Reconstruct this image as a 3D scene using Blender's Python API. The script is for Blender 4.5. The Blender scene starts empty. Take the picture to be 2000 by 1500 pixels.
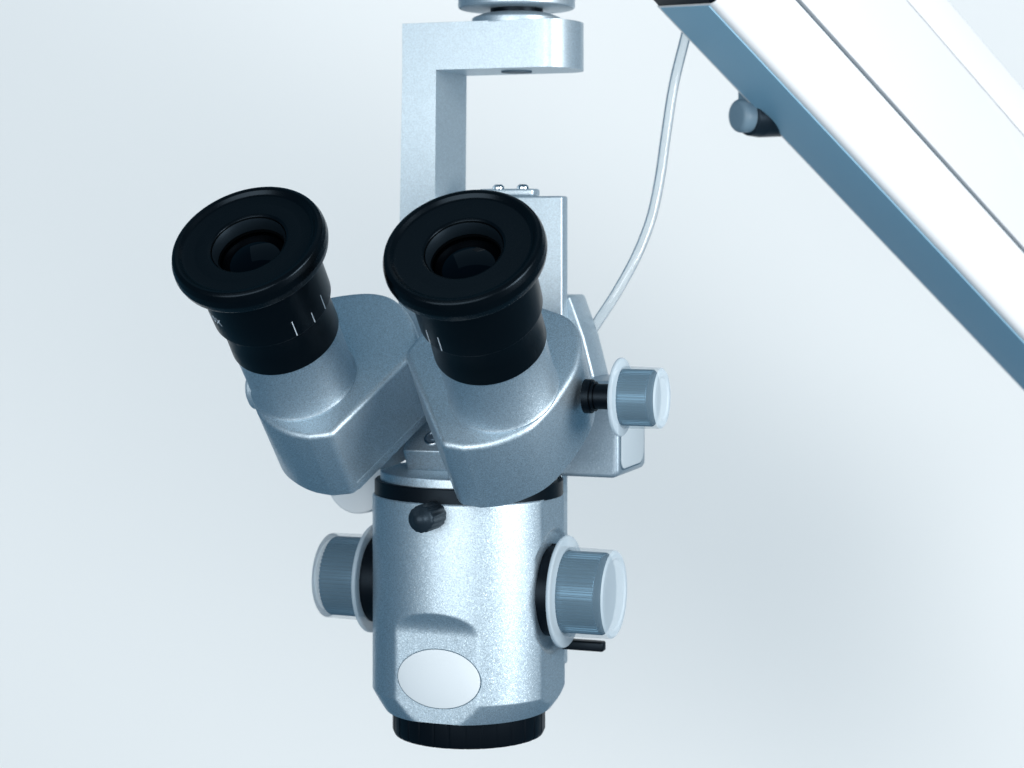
import bpy, bmesh, random
from math import *
from mathutils import Vector as V, Matrix
random.seed(4)
scene = bpy.context.scene
S = 0.00016                    # metres per design unit
D, EYE = 4000.0, 300.0         # camera distance and eye height in design units

# ------------------------------------------------------------------ camera
cam = bpy.data.objects.new('camera', bpy.data.cameras.new('camera'))
scene.collection.objects.link(cam); scene.camera = cam
cam.location = V((0, -D, EYE)) * S
cam.rotation_euler = (pi/2, 0, 0)
cd = cam.data
cd.sensor_width = 36; cd.lens = 72; cd.shift_y = -EYE/2000
cd.clip_start = 0.01; cd.clip_end = 50
cd.dof.use_dof = True; cd.dof.focus_distance = (D - 330)*S; cd.dof.aperture_fstop = 20

# ------------------------------------------------------------------ world and lamps
w = bpy.data.worlds.new('World'); scene.world = w; w.use_nodes = True
bg = w.node_tree.nodes['Background']
bg.inputs[0].default_value = (0.090, 0.285, 0.455, 1); bg.inputs[1].default_value = 0.46
LG = 0.07
def lamp(name, loc, target, sx, sy, power, col):
    ld = bpy.data.lights.new(name, 'AREA'); ld.shape = 'RECTANGLE'
    ld.size = sx*S; ld.size_y = sy*S; ld.energy = power*LG; ld.color = col
    o = bpy.data.objects.new(name, ld); scene.collection.objects.link(o)
    o.location = V(loc)*S
    o.rotation_euler = (V(target)-V(loc)).to_track_quat('-Z', 'Y').to_euler()
    return o
lamp('front_softbox', (-1500, -4500, 250), (0, 0, -150), 4600, 2700, 69.0, (1.0, 0.965, 0.94))
lamp('side_softbox', (3300, -2800, 700), (0, 0, 0), 1700, 2500, 84.0, (1.0, 0.965, 0.94))
lamp('overhead_fill', (-200, -500, 3600), (-200, -300, 0), 3500, 2500, 2.6, (0.72, 0.9, 1.0))  # unseen overhead fill, added to lighten the housing tops
for wx, wz, wp in ((0, 3300, 23), (0, -3900, 19), (-3600, -250, 15.5), (3600, -250, 17)):
    lamp('wall_fill', (wx, 450, wz), (wx, 3600, wz), 3600 if wx == 0 else 900, 900 if wx == 0 else 3600, wp, (1.0, 0.98, 0.97))  # unseen fill lights, added to brighten the wall evenly
scene.view_settings.view_transform = 'Standard'; scene.view_settings.look = 'None'
scene.view_settings.exposure = 0; scene.view_settings.gamma = 1

# ------------------------------------------------------------------ materials
def mat(name, col, rough=0.5, metal=0.0, coat=0.0, coat_rough=0.05, spec=0.5, alpha=1.0, bump=None, var=None, trans=0.0, ior=1.45):
    m = bpy.data.materials.new(name); m.use_nodes = True
    nt = m.node_tree; p = nt.nodes['Principled BSDF']
    p.inputs['Base Color'].default_value = (*col, 1)
    p.inputs['Roughness'].default_value = rough
    p.inputs['Metallic'].default_value = metal
    p.inputs['Coat Weight'].default_value = coat
    p.inputs['Coat Roughness'].default_value = coat_rough
    p.inputs['Specular IOR Level'].default_value = spec
    if max(col) < 0.1: p.inputs['Specular Tint'].default_value = (0.55, 0.78, 1.0, 1)
    p.inputs['Alpha'].default_value = alpha
    p.inputs['Transmission Weight'].default_value = trans
    p.inputs['IOR'].default_value = ior
    tc = nt.nodes.new('ShaderNodeTexCoord')
    if var:                                  # (scale in 1/unit, amount): slow colour and gloss variation
        n = nt.nodes.new('ShaderNodeTexNoise'); n.inputs['Scale'].default_value = var[0]/S
        n.inputs['Detail'].default_value = 4
        nt.links.new(tc.outputs['Object'], n.inputs['Vector'])
        mx = nt.nodes.new('ShaderNodeMix'); mx.data_type = 'RGBA'
        mx.inputs['A'].default_value = (*[c*(1-var[1]) for c in col], 1)
        mx.inputs['B'].default_value = (*[min(1, c*(1+var[1])) for c in col], 1)
        nt.links.new(n.outputs['Fac'], mx.inputs['Factor'])
        nt.links.new(mx.outputs['Result'], p.inputs['Base Color'])
        mr = nt.nodes.new('ShaderNodeMapRange')
        mr.inputs['To Min'].default_value = rough*0.85; mr.inputs['To Max'].default_value = min(1, rough*1.15)
        nt.links.new(n.outputs['Fac'], mr.inputs['Value']); nt.links.new(mr.outputs['Result'], p.inputs['Roughness'])
    if bump:                                 # (scale, strength)
        n = nt.nodes.new('ShaderNodeTexNoise'); n.inputs['Scale'].default_value = bump[0]/S
        n.inputs['Detail'].default_value = 3
        nt.links.new(tc.outputs['Object'], n.inputs['Vector'])
        b = nt.nodes.new('ShaderNodeBump'); b.inputs['Strength'].default_value = bump[1]; b.inputs['Distance'].default_value = S
        nt.links.new(n.outputs['Fac'], b.inputs['Height']); nt.links.new(b.outputs['Normal'], p.inputs['Normal'])
    return m

def flake_paint(name, col, rough, tilt, cell, coat, metal=0.9, amp=0.25):
    """silver lacquer: tiny flakes, each tilted its own way, under a clear coat"""
    m = mat(name, col, rough, metal, coat, 0.12)
    nt = m.node_tree; p = nt.nodes['Principled BSDF']; L = nt.links.new
    tc = nt.nodes.new('ShaderNodeTexCoord')
    vo = nt.nodes.new('ShaderNodeTexVoronoi'); vo.inputs['Scale'].default_value = 1/(cell*S)
    L(tc.outputs['Object'], vo.inputs['Vector'])
    sub = nt.nodes.new('ShaderNodeVectorMath'); sub.operation = 'SUBTRACT'; sub.inputs[1].default_value = (.5, .5, .5)
    L(vo.outputs['Color'], sub.inputs[0])
    sc = nt.nodes.new('ShaderNodeVectorMath'); sc.operation = 'SCALE'; sc.inputs['Scale'].default_value = tilt
    L(sub.outputs[0], sc.inputs[0])
    s0 = nt.nodes.new('ShaderNodeSeparateColor'); L(vo.outputs['Color'], s0.inputs[0])
    pw = nt.nodes.new('ShaderNodeMath'); pw.operation = 'POWER'; pw.inputs[1].default_value = 2.5    # only a few flakes stand steep
    L(s0.outputs[2], pw.inputs[0])
    ma = nt.nodes.new('ShaderNodeMath'); ma.operation = 'MULTIPLY_ADD'; ma.inputs[1].default_value = tilt; ma.inputs[2].default_value = 0.03
    L(pw.outputs[0], ma.inputs[0]); L(ma.outputs[0], sc.inputs['Scale'])
    ge = nt.nodes.new('ShaderNodeNewGeometry')
    ad = nt.nodes.new('ShaderNodeVectorMath'); ad.operation = 'ADD'
    L(ge.outputs['Normal'], ad.inputs[0]); L(sc.outputs[0], ad.inputs[1])
    no = nt.nodes.new('ShaderNodeVectorMath'); no.operation = 'NORMALIZE'; L(ad.outputs[0], no.inputs[0])
    L(no.outputs[0], p.inputs['Normal'])
    sp = nt.nodes.new('ShaderNodeSeparateColor'); L(vo.outputs['Color'], sp.inputs[0])
    mx = nt.nodes.new('ShaderNodeMix'); mx.data_type = 'RGBA'
    mx.inputs['A'].default_value = (*[c*(1-amp) for c in col], 1)
    mx.inputs['B'].default_value = (*[min(1, c*(1+amp)) for c in col], 1)
    L(sp.outputs[1], mx.inputs['Factor']); L(mx.outputs['Result'], p.inputs['Base Color'])
    return m

SILVER = flake_paint('silver_flake_lacquer', (0.46, 0.57, 0.645), 0.50, 0.30, 1.3, 0.24)
SATIN = flake_paint('satin_silver_lacquer', (0.50, 0.61, 0.68), 0.46, 0.07, 2.0, 0.15, 0.75, 0.12)
SHADESHELL = flake_paint('shaded_shell_lacquer', (0.30, 0.39, 0.46), 0.46, 0.12, 2.0, 0.15, 0.6, 0.1)  # darker satin lacquer, shade below the binoculars put into its colour
RUBBER = mat('black_rubber', (0.0010, 0.0018, 0.0025), 0.27, spec=0.22, bump=(0.5, 0.02), var=(0.03, 0.2))
BARREL = mat('black_anodised', (0.001, 0.0015, 0.002), 0.34, spec=0.25, bump=(0.6, 0.03))
BLACK = mat('black_plastic', (0.0015, 0.002, 0.003), 0.42, spec=0.28, bump=(0.3, 0.08))
GREYBLK = mat('charcoal_plastic', (0.010, 0.016, 0.022), 0.42, spec=0.45, bump=(0.3, 0.1))
RING = mat('dark_grey_ring', (0.003, 0.006, 0.009), 0.5, 0.0, spec=0.3)
GLASS = mat('dark_coated_lens', (0.0004, 0.0006, 0.001), 0.03, spec=0.22, coat=0.0, coat_rough=0.0)
CAP = mat('frosted_silicone_cover', (0.42, 0.64, 0.80), 0.42, spec=0.3, alpha=0.2)
CAPTHICK = mat('frosted_silicone_thick', (0.54, 0.66, 0.74), 0.45, spec=0.35, alpha=0.64, bump=(0.05, 0.15))
KNOB = mat('blue_grey_knob', (0.030, 0.085, 0.135), 0.26, 0.6, spec=0.6)
WHITE = mat('white_enamel', (0.70, 0.73, 0.75), 0.35, coat=0.3, var=(0.004, 0.02))
UNDERSHADE = mat('underside_shade_blue', (0.22, 0.42, 0.56), 0.5, var=(0.004, 0.03))  # blue tone carries the shade on the arm's white underside
PANEL = mat('pale_grey_panel_enamel', (0.62, 0.65, 0.675), 0.42, coat=0.15, var=(0.004, 0.02))
UNDER = mat('seam_blue_grey', (0.05, 0.10, 0.14), 0.6)
GREYPAINT = mat('grey_blue_enamel', (0.16, 0.25, 0.32), 0.45)
PLATE = mat('pale_matt_plate', (0.66, 0.73, 0.77), 0.8, spec=0.15, var=(0.01, 0.02))
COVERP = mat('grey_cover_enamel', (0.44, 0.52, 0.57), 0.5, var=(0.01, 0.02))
STEEL = mat('polished_steel', (0.62, 0.68, 0.72), 0.16, 1.0)
DARKSTEEL = mat('burnished_steel', (0.42, 0.52, 0.60), 0.42, 1.0)
INK = mat('white_marking_ink', (0.62, 0.72, 0.80), 0.6)
TUBE = mat('milky_tubing', (0.80, 0.87, 0.91), 0.12, coat=0.4, trans=0.85)
WALLM = mat('pale_wall_paint', (0.81, 0.84, 0.84), 0.9, spec=0.1, var=(0.0006, 0.015))

# ------------------------------------------------------------------ builders
def mk(name, verts, faces, m, parent=None, ang=35, recalc=True, label=None):
    c = sum((V(v) for v in verts), V())/len(verts)
    me = bpy.data.meshes.new(name)
    me.from_pydata([tuple((V(v)-c)*S) for v in verts], [], faces)
    if recalc:
        b = bmesh.new(); b.from_mesh(me); bmesh.ops.recalc_face_normals(b, faces=b.faces); b.to_mesh(me); b.free()
    me.materials.append(m)
    me.shade_smooth()
    me.set_sharp_from_angle(angle=radians(ang))
    o = bpy.data.objects.new(name, me); scene.collection.objects.link(o)
    loc = c*S
    if parent is not None:
        o.parent = parent
        q = parent
        while q is not None: loc = loc - q.location; q = q.parent
    o.location = loc
    if label: o['label'] = label
    return o

def thing(name, loc, label, cat, group=None):
    o = bpy.data.objects.new(name, None); o.empty_display_size = 0.01
    scene.collection.objects.link(o); o.location = V(loc)*S
    o['label'] = label; o['category'] = cat
    if group: o['group'] = group
    return o

def fillet(pts, closed=False, seg=6):
    """pts: (x, y, radius) -> rounded polyline"""
    out = []; n = len(pts)
    for i, p in enumerate(pts):
        x, y = p[0], p[1]; r = p[2] if len(p) > 2 else 0
        if r <= 0 or (not closed and i in (0, n-1)): out.append((x, y)); continue
        a = V(pts[i-1][:2]) - V((x, y)); b = V(pts[(i+1) % n][:2]) - V((x, y))
        la, lb = a.length, b.length; a.normalize(); b.normalize()
        th = acos(max(-1, min(1, a.dot(b))))
        d = min(r/tan(th/2), la*0.49, lb*0.49); rr = d*tan(th/2)
        bis = (a+b).normalized(); c = V((x, y)) + bis*(rr/sin(th/2))
        s = V((x, y))+a*d-c; e = V((x, y))+b*d-c
        a0 = atan2(s.y, s.x); da = atan2(e.y, e.x)-a0
        da = (da+pi) % (2*pi)-pi
        for k in range(seg+1):
            q = a0+da*k/seg; out.append((c.x+rr*cos(q), c.y+rr*sin(q)))
    return out

def lathe_data(prof, P, ax, u, v, n=96, rf=None):
    P, ax, u, v = V(P), V(ax), V(u), V(v)
    verts, faces, rings = [], [], []
    for j, (t, r) in enumerate(prof):
        if r < 1e-6:
            rings.append([len(verts)]); verts.append(P+ax*t)
        else:
            ring = []
            for i in range(n):
                q = 2*pi*i/n; rr = r*(rf(q, j) if rf else 1)
                ring.append(len(verts)); verts.append(P+ax*t+(u*cos(q)+v*sin(q))*rr)
            rings.append(ring)
    for A, B in zip(rings, rings[1:]):
        for i in range(n):
            k = (i+1) % n
            if len(A) == 1 and len(B) > 1: faces.append((A[0], B[i], B[k]))
            elif len(B) == 1 and len(A) > 1: faces.append((A[i], B[0], A[k]))
            elif len(A) > 1: faces.append((A[i], B[i], B[k], A[k]))
    return verts, faces
def lathe(name, prof, P, ax, u, v, m, parent=None, n=96, rf=None, ang=35, label=None):
    vs, fs = lathe_data(prof, P, ax, u, v, n, rf)
    return mk(name, vs, fs, m, parent, ang, label=label)

def prism_data(outline, w0, w1, P, U, W2, W, bev=0, seg=3, bev0=None, bev1=None):
    """outline in (U, W2), extruded along W from w0 to w1 with rounded rims"""
    P, U, W2, W = V(P), V(U), V(W2), V(W)
    n = len(outline)
    area = sum(outline[i][0]*outline[(i+1) % n][1]-outline[(i+1) % n][0]*outline[i][1] for i in range(n))
    if area < 0: outline = outline[::-1]
    nrm = []
    for i in range(n):
        a = V(outline[i])-V(outline[i-1]); b = V(outline[(i+1) % n])-V(outline[i])
        na = V((-a.y, a.x)).normalized(); nb = V((-b.y, b.x)).normalized()
        m_ = (na+nb); m_ = m_/max(1e-6, m_.length_squared)*2 if m_.length > 0.3 else na
        nrm.append(m_)
    b0 = bev if bev0 is None else bev0; b1 = bev if bev1 is None else bev1
    levels = []
    if b0 > 0:
        for k in range(seg+1):
            q = pi/2*k/seg; levels.append((b0*(1-sin(q)), w0+b0*(1-cos(q))))
    else: levels.append((0, w0))
    if b1 > 0:
        for k in range(seg+1):
            q = pi/2*k/seg; levels.append((b1*(1-cos(q)), w1-b1*(1-sin(q))))
    else: levels.append((0, w1))
    verts, faces = [], []
    for ins, ww in levels:
        for (x, y), nn in zip(outline, nrm):
            verts.append(P+U*(x+nn.x*ins)+W2*(y+nn.y*ins)+W*ww)
    for j in range(len(levels)-1):
        for i in range(n):
            k = (i+1) % n; faces.append((j*n+i, j*n+k, (j+1)*n+k, (j+1)*n+i))
    faces.append(tuple(range(n))[::-1]); faces.append(tuple((len(levels)-1)*n+i for i in range(n)))
    return verts, faces
def prism(name, outline, w0, w1, P, U, W2, W, m, parent=None, bev=0, seg=3, label=None, ang=35, **kw):
    vs, fs = prism_data(outline, w0, w1, P, U, W2, W, bev, seg, **kw)
    return mk(name, vs, fs, m, parent, ang, label=label)
def join(*data):
    vs, fs = [], []
    for a, b in data:
        o = len(vs); vs += list(a); fs += [tuple(i+o for i in f) for f in b]
    return vs, fs

def spline(pts, per=8):
    out = []
    for i in range(len(pts)-1):
        p0 = V(pts[max(0, i-1)]); p1 = V(pts[i]); p2 = V(pts[i+1]); p3 = V(pts[min(len(pts)-1, i+2)])
        for k in range(per):
            t = k/per
            out.append(0.5*((2*p1)+(p2-p0)*t+(2*p0-5*p1+4*p2-p3)*t*t+(3*p1-p0-3*p2+p3)*t**3))
    out.append(V(pts[-1])); return out
def tube(name, pts, r, m, parent=None, n=20, label=None):
    vs, fs = [], []; N = len(pts)
    up = V((0, 1, 0))
    for i, p in enumerate(pts):
        t = (V(pts[min(N-1, i+1)])-V(pts[max(0, i-1)])).normalized()
        a = t.cross(up).normalized(); b = t.cross(a).normalized()
        for k in range(n):
            q = 2*pi*k/n; vs.append(V(p)+(a*cos(q)+b*sin(q))*r)
    for i in range(N-1):
        for k in range(n):
            j = (k+1) % n; fs.append((i*n+k, i*n+j, (i+1)*n+j, (i+1)*n+k))
    fs.append(tuple(range(n))); fs.append(tuple((N-1)*n+k for k in range(n)))
    return mk(name, vs, fs, m, parent, 60, label=label)

# microscope axes: it hangs turned 20 degrees to the left of the lens
PSI = radians(20)
R = V((cos(PSI), -sin(PSI), 0)); BK = V((sin(PSI), cos(PSI), 0)); Z = V((0, 0, 1)); F = -BK
B0 = V((-84, 0, 0))
def loc(l, m, z): return B0+R*l+BK*m+Z*z
def rrect(x0, x1, y0, y1, r):
    return fillet([(x0, y0, r), (x1, y0, r), (x1, y1, r), (x0, y1, r)], True)
def lbox(name, l0, l1, m0, m1, z0, z1, mt, parent, r=5, bev=4, label=None):
    return prism(name, rrect(l0, l1, m0, m1, r), z0, z1, B0, R, BK, Z, mt, parent, bev, label=label)
def circle(r, n=48): return [(r*cos(2*pi*i/n), r*sin(2*pi*i/n)) for i in range(n)]

# ------------------------------------------------------------------ wall behind
wv = [(-2500, 3600, -2200), (2500, 3600, -2200), (2500, 3600, 1650), (-2500, 3600, 1650)]
wall = mk('wall', wv, [(0, 1, 2, 3)], WALLM); wall['kind'] = 'structure'

# ------------------------------------------------------------------ microscope
scope = thing('operating_microscope', loc(0, 0, -677), 'silver binocular operating microscope head with black eyepieces hanging from the bracket', 'microscope')

# --- main body: cylinder with a name-plate facet in front and flats at both sides
def smin(vals, k=2.2):
    m0 = min(vals); return m0-k*log(sum(exp(-(x-m0)/k) for x in vals))
def body_r(q, z):
    if z > -587: r0 = 188.0
    else: s = (-587-z)/38; r0 = 188-(13+14*sin(q)**2)*s*(0.85+0.15*s)
    if z > -215: r0 -= (z+215)**2*0.16
    vals = [r0]
    c = cos(q)
    if c > 0.3:
        s = max(0, (z+460)/43); d = 168.0+20*s*s
        vals.append(d/c)
    sn = abs(sin(q))
    if sn > 0.3:
        s = max(0, (z+305)/42); d = 175+14*s*s
        ly = 188*cos(q); rr = sqrt(ly*ly+(z+393)**2)
        d = min(d, 168+max(0, min(7, (rr-112)*0.9)))
        vals.append(d/sn)
    return smin(vals, 1.1)
nq, nz = 540, 250
bv, bf = [], []
zs = [-211-(i/nz)*414 for i in range(nz+1)]
for z in zs:
    for i in range(nq):
        q = 2*pi*i/nq; r = body_r(q, z); bv.append(loc(r*sin(q), -r*cos(q), z))
for j in range(nz):
    for i in range(nq):
        k = (i+1) % nq; bf.append((j*nq+i, j*nq+k, (j+1)*nq+k, (j+1)*nq+i))
bf.append(tuple(range(nq))); bf.append(tuple(nz*nq+i for i in range(nq)))
body = mk('body', bv, bf, SILVER, scope, 40)
# oval blank name plate on the facet
ov = [(83*cos(2*pi*i/72), 55*sin(2*pi*i/72)) for i in range(72)]
prism('name_plate', ov, -1.5, 1.6, loc(5, -168.5, -541), R, Z, F, PLATE, body, 0.8, 2)
prism('plate_groove', [(x*1.018, y*1.027) for x, y in ov], -4, 0.35, loc(5, -168.5, -541), R, Z, F, UNDER, body, 0, 2)
for sgn in (1, -1):
    lathe('screw_hole', [(1, 0), (1, 4.5), (-6, 4.5), (-6, 0)], loc(175.2*sgn, 8, -308), R*sgn, BK, Z, BLACK, body, 24)

# --- rings
def vring(name, prof, mt, parent=scope, rf=None, n=128, ang=30):
    return lathe(name, prof, B0, Z, R, BK, mt, parent, n, rf, ang)
vring('clamp_band', [(-213, 0), (-213, 184), (-185, 184), (-183, 182), (-183, 0)], BLACK)
vring('top_flange', fillet([(-184, 0), (-184, 173), (-166, 173, 4), (-160, 140), (-160, 0)]), SILVER)
def rib(q, j): return 1-(0.008 if (q*30/(2*pi)) % 1 < 0.10 else 0)
vring('objective_ring', [(-620, 0), (-620, 149), (-668, 149), (-677, 145), (-677, 128), (-655, 120), (-655, 0)], BLACK, rf=rib, n=480)

# --- small fluted pin
def flute(q, j): return 1-0.055*(0.5+0.5*cos(14*q)) if j < 4 else 1
q0 = radians(0.5)
pd = (R*sin(q0)+F*cos(q0))
lathe('locking_pin', [(-8, 0), (-8, 25), (2, 26), (64, 26), (68, 24), (71, 20), (73, 16), (77, 13), (80, 8.5), (81.5, 4), (82, 0)],
      loc(188*sin(q0), -188*cos(q0), -231)-pd*4, pd, R, Z, GREYBLK, scope, 168, flute, 75)

# --- knobs with frosted covers
def knob(name, c, ax, rk, rc, rf_, lk, lc, hub, label=None):
    """c: centre of the flange, ax: outward axis, rk/lk inner knob, rc/lc cover, rf_ flange radius"""
    u = BK; v = Z
    k = lathe(name, fillet([(4, 0), (4, rk), (lk, rk, 3), (lk, 0)]), c, ax, u, v, KNOB, scope, 360,
              lambda q, j: 1-(0.035 if (q*60/(2*pi)) % 1 < 0.5 else 0), 18, label)
    lathe('shaft', [(hub[1], 0), (hub[1], hub[0]), (2, hub[0]), (2, 0)], c, ax, u, v, BLACK, k, 64)
    th = 3
    lathe('cover', fillet([(6, rc-th), (6, rc), (lc, rc-1.5, 7), (lc, rc-15)]), c, ax, u, v, CAP, k, 96)
    lathe('cover_flange', fillet([(0, rc-6), (0, rf_, 4), (9, rf_, 4), (9, rc, 3), (9, rc-6)]), c, ax, u, v, CAPTHICK, k, 96)
    lathe('cover_end', fillet([(lc-2, rc-2), (lc+1.5, rc-6, 3), (lc+1.5, rc-16, 2), (lc-1, rc-20, 2), (lc-1, 0)]), c, ax, u, v, CAPTHICK, k, 96)
    return k
knob('zoom_knob', loc(194, 0, -393), R, 78, 85, 107, 84, 103, (86, -30))
knob('zoom_knob', loc(-196, 0, -390), -R, 78, 85, 107, 92, 104, (86, -30))
knob('pupil_knob', loc(366, -200, 0), R, 51, 56, 71, 66, 82, (23, -52))
hub = lathe('shaft_collar', fillet([(-14, 0), (-14, 31), (0, 31, 2), (0, 27), (6, 27), (6, 0)]), loc(318, -200, 0), R, BK, Z, BLACK, scope, 48)
lathe('hub_disc', fillet([(0, 0), (0, 44), (18, 44, 5), (18, 36), (23, 36, 3), (23, 0)]), loc(-344, -200, 0), -R, BK, Z, SATIN, scope, 64)

# --- binocular tubes
OUT = [(203, -95), (175, -155), (130, -205), (85, -224), (30, -222), (-40, -203), (-95, -175), (-122, -125), (-126, -60), (-110, 0), (-91, 45), (-65, 86), (-30, 113), (8, 130), (48, 137)]
def tube_frame(P0, head, el):
    h, e = radians(head), radians(el)
    a = V((-sin(h)*cos(e), -cos(h)*cos(e), sin(e)))
    e1 = V((cos(h), -sin(h), 0)); e2 = V((-sin(h)*sin(e), -cos(h)*sin(e), -cos(e)))
    return V(P0), a, e1, e2
def binocular(P0, head, el, side, ticks, text):
    P0, a, e1, e2 = tube_frame(P0, head, el); ax = -a
    ep = lathe('eyepiece', fillet([(42, 60), (42, 108), (47, 109.5, 2), (120, 109.5), (160, 109, 3), (163, 101, 1), (168, 100), (206, 100), (243, 101, 2), (245, 98), (245, 90)]), P0, ax, e1, e2, BARREL, scope, 128)
    lathe('eyecup', fillet([(28, 66), (12, 68, 2), (9.5, 72, 4), (9, 96, 6), (8, 117, 8), (1, 124, 3), (-0.5, 129, 4), (3, 135, 6), (14, 139, 12), (27, 140, 12), (42, 136, 10), (48, 128, 5), (48, 100)], seg=7), P0, ax, e1, e2, RUBBER, ep, 128, ang=50)
    lathe('retaining_ring', [(15, 66.6), (14.5, 66), (22, 62.5), (38, 62), (38, 66)], P0, ax, e1, e2, RING, ep, 96)
    lathe('lens', [(28+16*(r/60)**2, r) for r in (0, 6, 12, 18, 24, 30, 36, 42, 48, 53, 58, 61.5)], P0, ax, e1, e2, GLASS, ep, 96)
    for deg, t0, t1 in ticks:
        q = radians(deg); rr = 109.4
        c = cos(q); s = sin(q); rad = e1*c+e2*s; tan_ = e2*c-e1*s
        vs = []
        for t in (t0, t1):
            for x, h in ((-0.75, 0.5), (0.75, 0.5), (0.75, -1), (-0.75, -1)):
                vs.append(P0+ax*t+rad*(rr+h)+tan_*x)
        mk('tick_mark', vs, [(0, 1, 2, 3), (7, 6, 5, 4), (0, 4, 5, 1), (1, 5, 6, 2), (2, 6, 7, 3), (3, 7, 4, 0)], INK, ep)
    if text:
        cu = bpy.data.curves.new('t', 'FONT'); cu.body = text[0]; cu.size = 22; cu.resolution_u = 3; cu.extrude = 0
        to = bpy.data.objects.new('t', cu); scene.collection.objects.link(to)
        dg = bpy.context.evaluated_depsgraph_get(); me = bpy.data.meshes.new_from_object(to.evaluated_get(dg))
        vs = []
        for p in me.vertices:
            q = radians(text[1])-p.co.x/109.5
            vs.append(P0+ax*(text[2]-p.co.y)+(e1*cos(q)+e2*sin(q))*109.9)
        fs = [tuple(f.vertices) for f in me.polygons]
        bpy.data.objects.remove(to); bpy.data.curves.remove(cu); bpy.data.meshes.remove(me)
        mk('lettering', vs, fs, INK, ep, recalc=False)
    # prism housing with its tube socket
    out = [V((x, y)) for x, y in OUT]
    pts = [(p.x, p.y) for p in spline(out, 7)]
    pts = pts+fillet([(48, 137), (89, 130, 20), (205, -82, 30), (203, -95)], False, 6)[1:-1]
    outl = [(x*side, y) for x, y in pts]
    hs = prism('prism_housing', outl, 370, 541, P0, e1, e2, ax, SILVER, scope, 8, 5, ang=50, bev0=11, bev1=2)
    lathe('eyepiece_tube', fillet([(238, 88), (238, 96), (246, 97.5, 2), (362, 97.5), (367.5, 101.5, 1), (370.6, 101.5), (370.6, 90)]), P0, ax, e1, e2, SILVER, hs, 128, ang=40)
    i0, i1 = V((94, 119)), V((196, -68)); dv = (i1-i0).normalized(); nv = V((-dv.y, dv.x))
    if nv.x < 0: nv = -nv
    cov = [i0-nv*6, i0+nv*0.4, i0+dv*3+nv*1.6, i1-dv*3+nv*1.6, i1+nv*0.4, i1-nv*6]
    prism('base_cover', [(p.x*side, p.y) for p in cov], 522, 542, P0, e1, e2, ax, SILVER, hs, 0.8, 2)
    lathe('pivot_disc', [(540, 0), (540, 78), (650, 78), (650, 0)], P0+e1*(62*side)+e2*(-92), ax, e1, e2, SATIN, hs, 64)
    return hs
binocular(loc(-201, -550, 285), 16.5, 45, 1, ((48, 122, 157), (27, 133, 157), (9, 122, 157)), ('10X', 138, 120))
binocular(loc(201, -550, 277), 15, 45, -1, ((116, 124, 157), (131, 124, 157)), None)

# --- block that carries the binoculars
blk = prism('base_block', fillet([(-92, -166), (-118, -121, 3), (40, 39, 8), (130, 39, 4), (130, -166)], True), -92, 92, B0, BK, Z, R, SILVER, scope, 7, 4)
sc = V((0, -sqrt(.5), 0)); sax = (F+Z).normalized()
sp_ = loc(-38, -95, -98)
su = (BK+Z).normalized()
lathe('socket_screw', fillet([(-1, 12.5), (2.2, 12.5), (2.2, 17, 1.5), (-1, 17)]), sp_, sax, R, su, STEEL, blk, 48)
lathe('screw_recess', [(0.2, 13), (1.2, 13), (0.7, 8), (0.7, 5.5), (1.8, 5), (1.8, 0)], sp_, sax, R, su, DARKSTEEL, blk, 48)
lathe('column', [(-170, 0), (-170, 95), (45, 95), (45, 0)], loc(0, 110, 0), Z, R, BK, SATIN, scope, 64)

# --- back plate, lamp housing and what shows behind the binoculars
bp = lbox('back_plate', -96, 158, 100, 137, -560, 368, SATIN, scope, 4, 4)
cl = lbox('clamp_plate', -20, 96, 104, 150, 368.5, 383, SATIN, bp, 8, 4)
for l in (16, 68):
    lathe('screw', fillet([(-2, 0), (-2, 12), (4, 12, 4), (8, 7), (8, 4), (4, 4), (4, 0)]), loc(l, 122, 384), Z, R, BK, STEEL, cl, 32)
lathe('screw_hole', [(0.6, 0), (0.6, 4.5), (-4, 4.5), (-4, 0)], loc(158, 112, -243), R, BK, Z, BLACK, bp, 20)
lh = prism('lamp_housing', fillet([(-60, -176, 8), (296, -176, 16), (296, 10, 14), (-60, 10, 8)], True), 30, 214, B0, R, Z, BK, SHADESHELL, scope, 8, 4)
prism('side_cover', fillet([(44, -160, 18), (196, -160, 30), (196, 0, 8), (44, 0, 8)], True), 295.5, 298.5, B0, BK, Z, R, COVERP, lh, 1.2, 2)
prism('cover_seam', fillet([(41.5, -163, 18), (198.5, -163, 30), (198.5, 3, 8), (41.5, 3, 8)], True), 294, 296.6, B0, BK, Z, R, UNDER, lh, 0)
prism('hood', fillet([(60, 0, 3), (214, 0, 6), (190, 90, 40), (160, 170, 8), (60, 170, 4)], True), 140, 240, B0, R, Z, BK, SATIN, scope, 6, 4)
prism('rear_cover', fillet([(-428, -232, 58), (-250, -232, 6), (-250, 40, 8), (-428, 40, 8)], True), 110, 250, B0, R, Z, BK, PLATE, scope, 6, 4)
lathe('filter_cap', fillet([(0, 0), (0, 66, 4), (40, 68, 4), (40, 0)]), loc(-268, 60, -208), BK, R, Z, PLATE, scope, 64)
lbox('clutch_lever', 100, 258, 50, 74, -516, -497, BLACK, scope, 6, 4)

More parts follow.
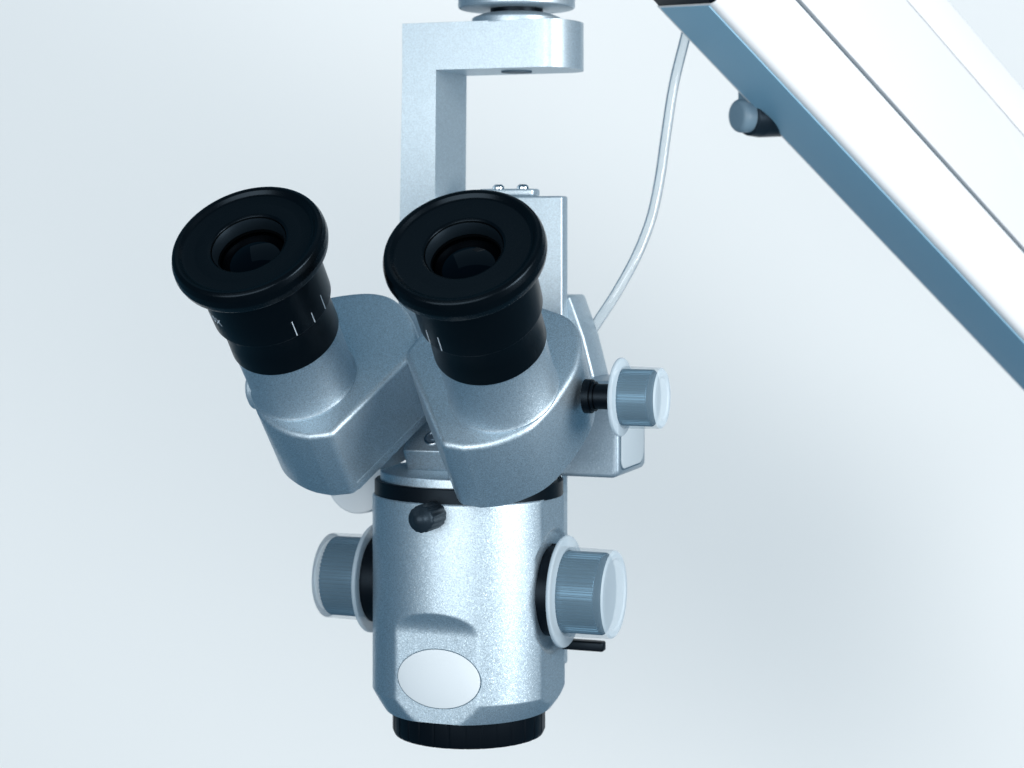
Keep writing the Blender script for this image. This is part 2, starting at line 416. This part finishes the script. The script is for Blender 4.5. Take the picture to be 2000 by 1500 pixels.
# ------------------------------------------------------------------ bracket the head hangs from
br = thing('suspension_bracket', loc(-130, 152, -120), 'angular silver hanger bracket with round collar rising behind the eyepieces', 'bracket')
mid, hd = 152, 85
cols = [-170, -97] + [-97+226*i/10 for i in range(1, 11)] + [129+50*sin(pi/2*i/14) for i in range(1, 15)]
def hy(l): return hd if l <= 129 else hd*sqrt(max(0.0, 1-((l-129)/50.0)**2))
vs, fs = [], []
idx = {}
def add(l, s, z):
    key = (round(l, 3), s, z)
    dl = 0 if z > ZL else (14 if l < -120 else 7)     # the upright widens a little downward
    if key not in idx: idx[key] = len(vs); vs.append(loc(l-dl, mid+s*hy(l), z))
    return idx[key]
ZT, ZB, ZL = 716, 621, -160
for a_, b_ in zip(cols, cols[1:]):
    for s in (-1, 1): fs.append((add(a_, s, ZB), add(b_, s, ZB), add(b_, s, ZT), add(a_, s, ZT)))
    fs.append((add(a_, -1, ZT), add(b_, -1, ZT), add(b_, 1, ZT), add(a_, 1, ZT)))
    if a_ >= -97: fs.append((add(a_, -1, ZB), add(a_, 1, ZB), add(b_, 1, ZB), add(b_, -1, ZB)))
for s in (-1, 1): fs.append((add(-170, s, ZL), add(-97, s, ZL), add(-97, s, ZB), add(-170, s, ZB)))
fs.append((add(-97, -1, ZL), add(-97, 1, ZL), add(-97, 1, ZB), add(-97, -1, ZB)))
for a_, b_ in ((ZL, ZB), (ZB, ZT)): fs.append((add(-170, -1, a_), add(-170, 1, a_), add(-170, 1, b_), add(-170, -1, b_)))
fs.append((add(-170, -1, ZL), add(-170, 1, ZL), add(-97, 1, ZL), add(-97, -1, ZL)))
arm_o = mk('angle_arm', vs, fs, SATIN, br, 30)
b = bmesh.new(); b.from_mesh(arm_o.data); bmesh.ops.remove_doubles(b, verts=b.verts, dist=1e-6); bmesh.ops.recalc_face_normals(b, faces=b.faces); b.to_mesh(arm_o.data); b.free()
bm_ = arm_o.modifiers.new('bevel', 'BEVEL'); bm_.width = 4*S; bm_.segments = 3; bm_.limit_method = 'ANGLE'; bm_.angle_limit = radians(40); bm_.harden_normals = False
PV = loc(44, 152, 0)
lathe('collar', fillet([(714, 0), (714, 90), (727, 90, 4), (735, 70, 5), (738, 54), (738, 0)]), PV, Z, R, BK, SATIN, br, 96)
lathe('neck', [(730, 0), (730, 53), (756, 53), (756, 0)], PV, Z, R, BK, BLACK, br, 64)
lathe('pivot_housing', fillet([(746, 0), (746, 118, 5), (860, 118, 5), (860, 0)]), PV, Z, R, BK, SATIN, br, 96)
lathe('bolt_hole', [(618, 0), (618, 31), (624, 31), (624, 0)], PV, Z, R, BK, UNDER, br, 48)

# ------------------------------------------------------------------ diagonal support arm
ph = radians(36); c_, s_ = 0.804, 0.595
d_ = V((cos(ph)*c_, sin(ph)*c_, -s_)).normalized(); n_ = V((-sin(ph), cos(ph), 0)); v_ = d_.cross(n_)*-1
if v_.z < 0: v_ = -v_
Q0 = V((397.6, 0, 742.4))
arm = thing('support_arm', Q0+d_*400, 'broad white spring arm slanting down from the top toward the right edge', 'support arm')
def armpart(name, outline, t0, t1, mt, parent=None):
    return prism(name, outline, t0, t1, Q0, n_, v_, d_, mt, parent or arm, 0, ang=20)
low = armpart('lower_shell', fillet([(0, 0, 20), (188, 14, 4), (188, 146, 4), (0, 146, 2)], True), 0, 2600, WHITE)
sidep = armpart('side_panel', fillet([(2, 157, 2), (186, 157, 2), (186, 354, 1), (1, 354, 1)], True), -900, 2600, PANEL)
upp = armpart('upper_shell', fillet([(0, 356, 2), (188, 356, 2), (188, 440, 10), (16, 451, 6)], True), -900, 2600, WHITE)
armpart('underside_shade', fillet([(22, -1.5, 1), (176, 10.5, 1), (176, 20, 1), (22, 20, 1)], True), 3, 2600, UNDERSHADE, low)  # added strip, coloured as the shaded underside of the white arm
armpart('inner_frame', [(14, 20), (174, 32), (174, 430), (14, 430)], 4, 2590, UNDER)
armpart('end_cap', fillet([(4, 3, 12), (185, 16, 4), (185, 120, 4), (4, 120, 4)], True), -260, -0.5, BLACK)
def up_(px, py, y):                       # where a line of sight meets the depth y
    k = (D+y)/D; return V(((px-1000)*k, y, EYE-(py-450)*k))
kc = up_(1466, 226, 330); kx = V((0.86, 0.5, 0.03)).normalized()
ky = kx.cross(Z).normalized(); kz = kx.cross(ky)
cn = lathe('clamp_knob', fillet([(0, 0), (0, 42, 5), (30, 46, 6), (130, 44, 5), (130, 0)]), kc-kx*8, kx, ky, kz, GREYBLK, arm, 64)
lathe('knuckle', fillet([(-26, 0), (-26, 36, 14), (10, 36), (10, 0)]), kc-kx*12, kx, ky, kz, GREYPAINT, cn, 48)
prism('lug', rrect(-17, 17, -16, 16, 5), 20, 110, kc-kx*6, kx, ky, Z, GREYPAINT, cn, 3)

# ------------------------------------------------------------------ light cable
cp = [up_(1352, 20, 262), up_(1338, 75, 255), up_(1316, 165, 240), up_(1301, 260, 220), up_(1289, 345, 200), up_(1272, 425, 185), up_(1243, 500, 172), up_(1205, 570, 168), up_(1165, 632, 178), up_(1135, 680, 188)]
cb = tube('light_cable', [tuple(p) for p in spline(cp, 8)], 10.8, TUBE)
cb['label'] = 'thin translucent white tube curving down from the arm to the lamp housing'; cb['category'] = 'cable'
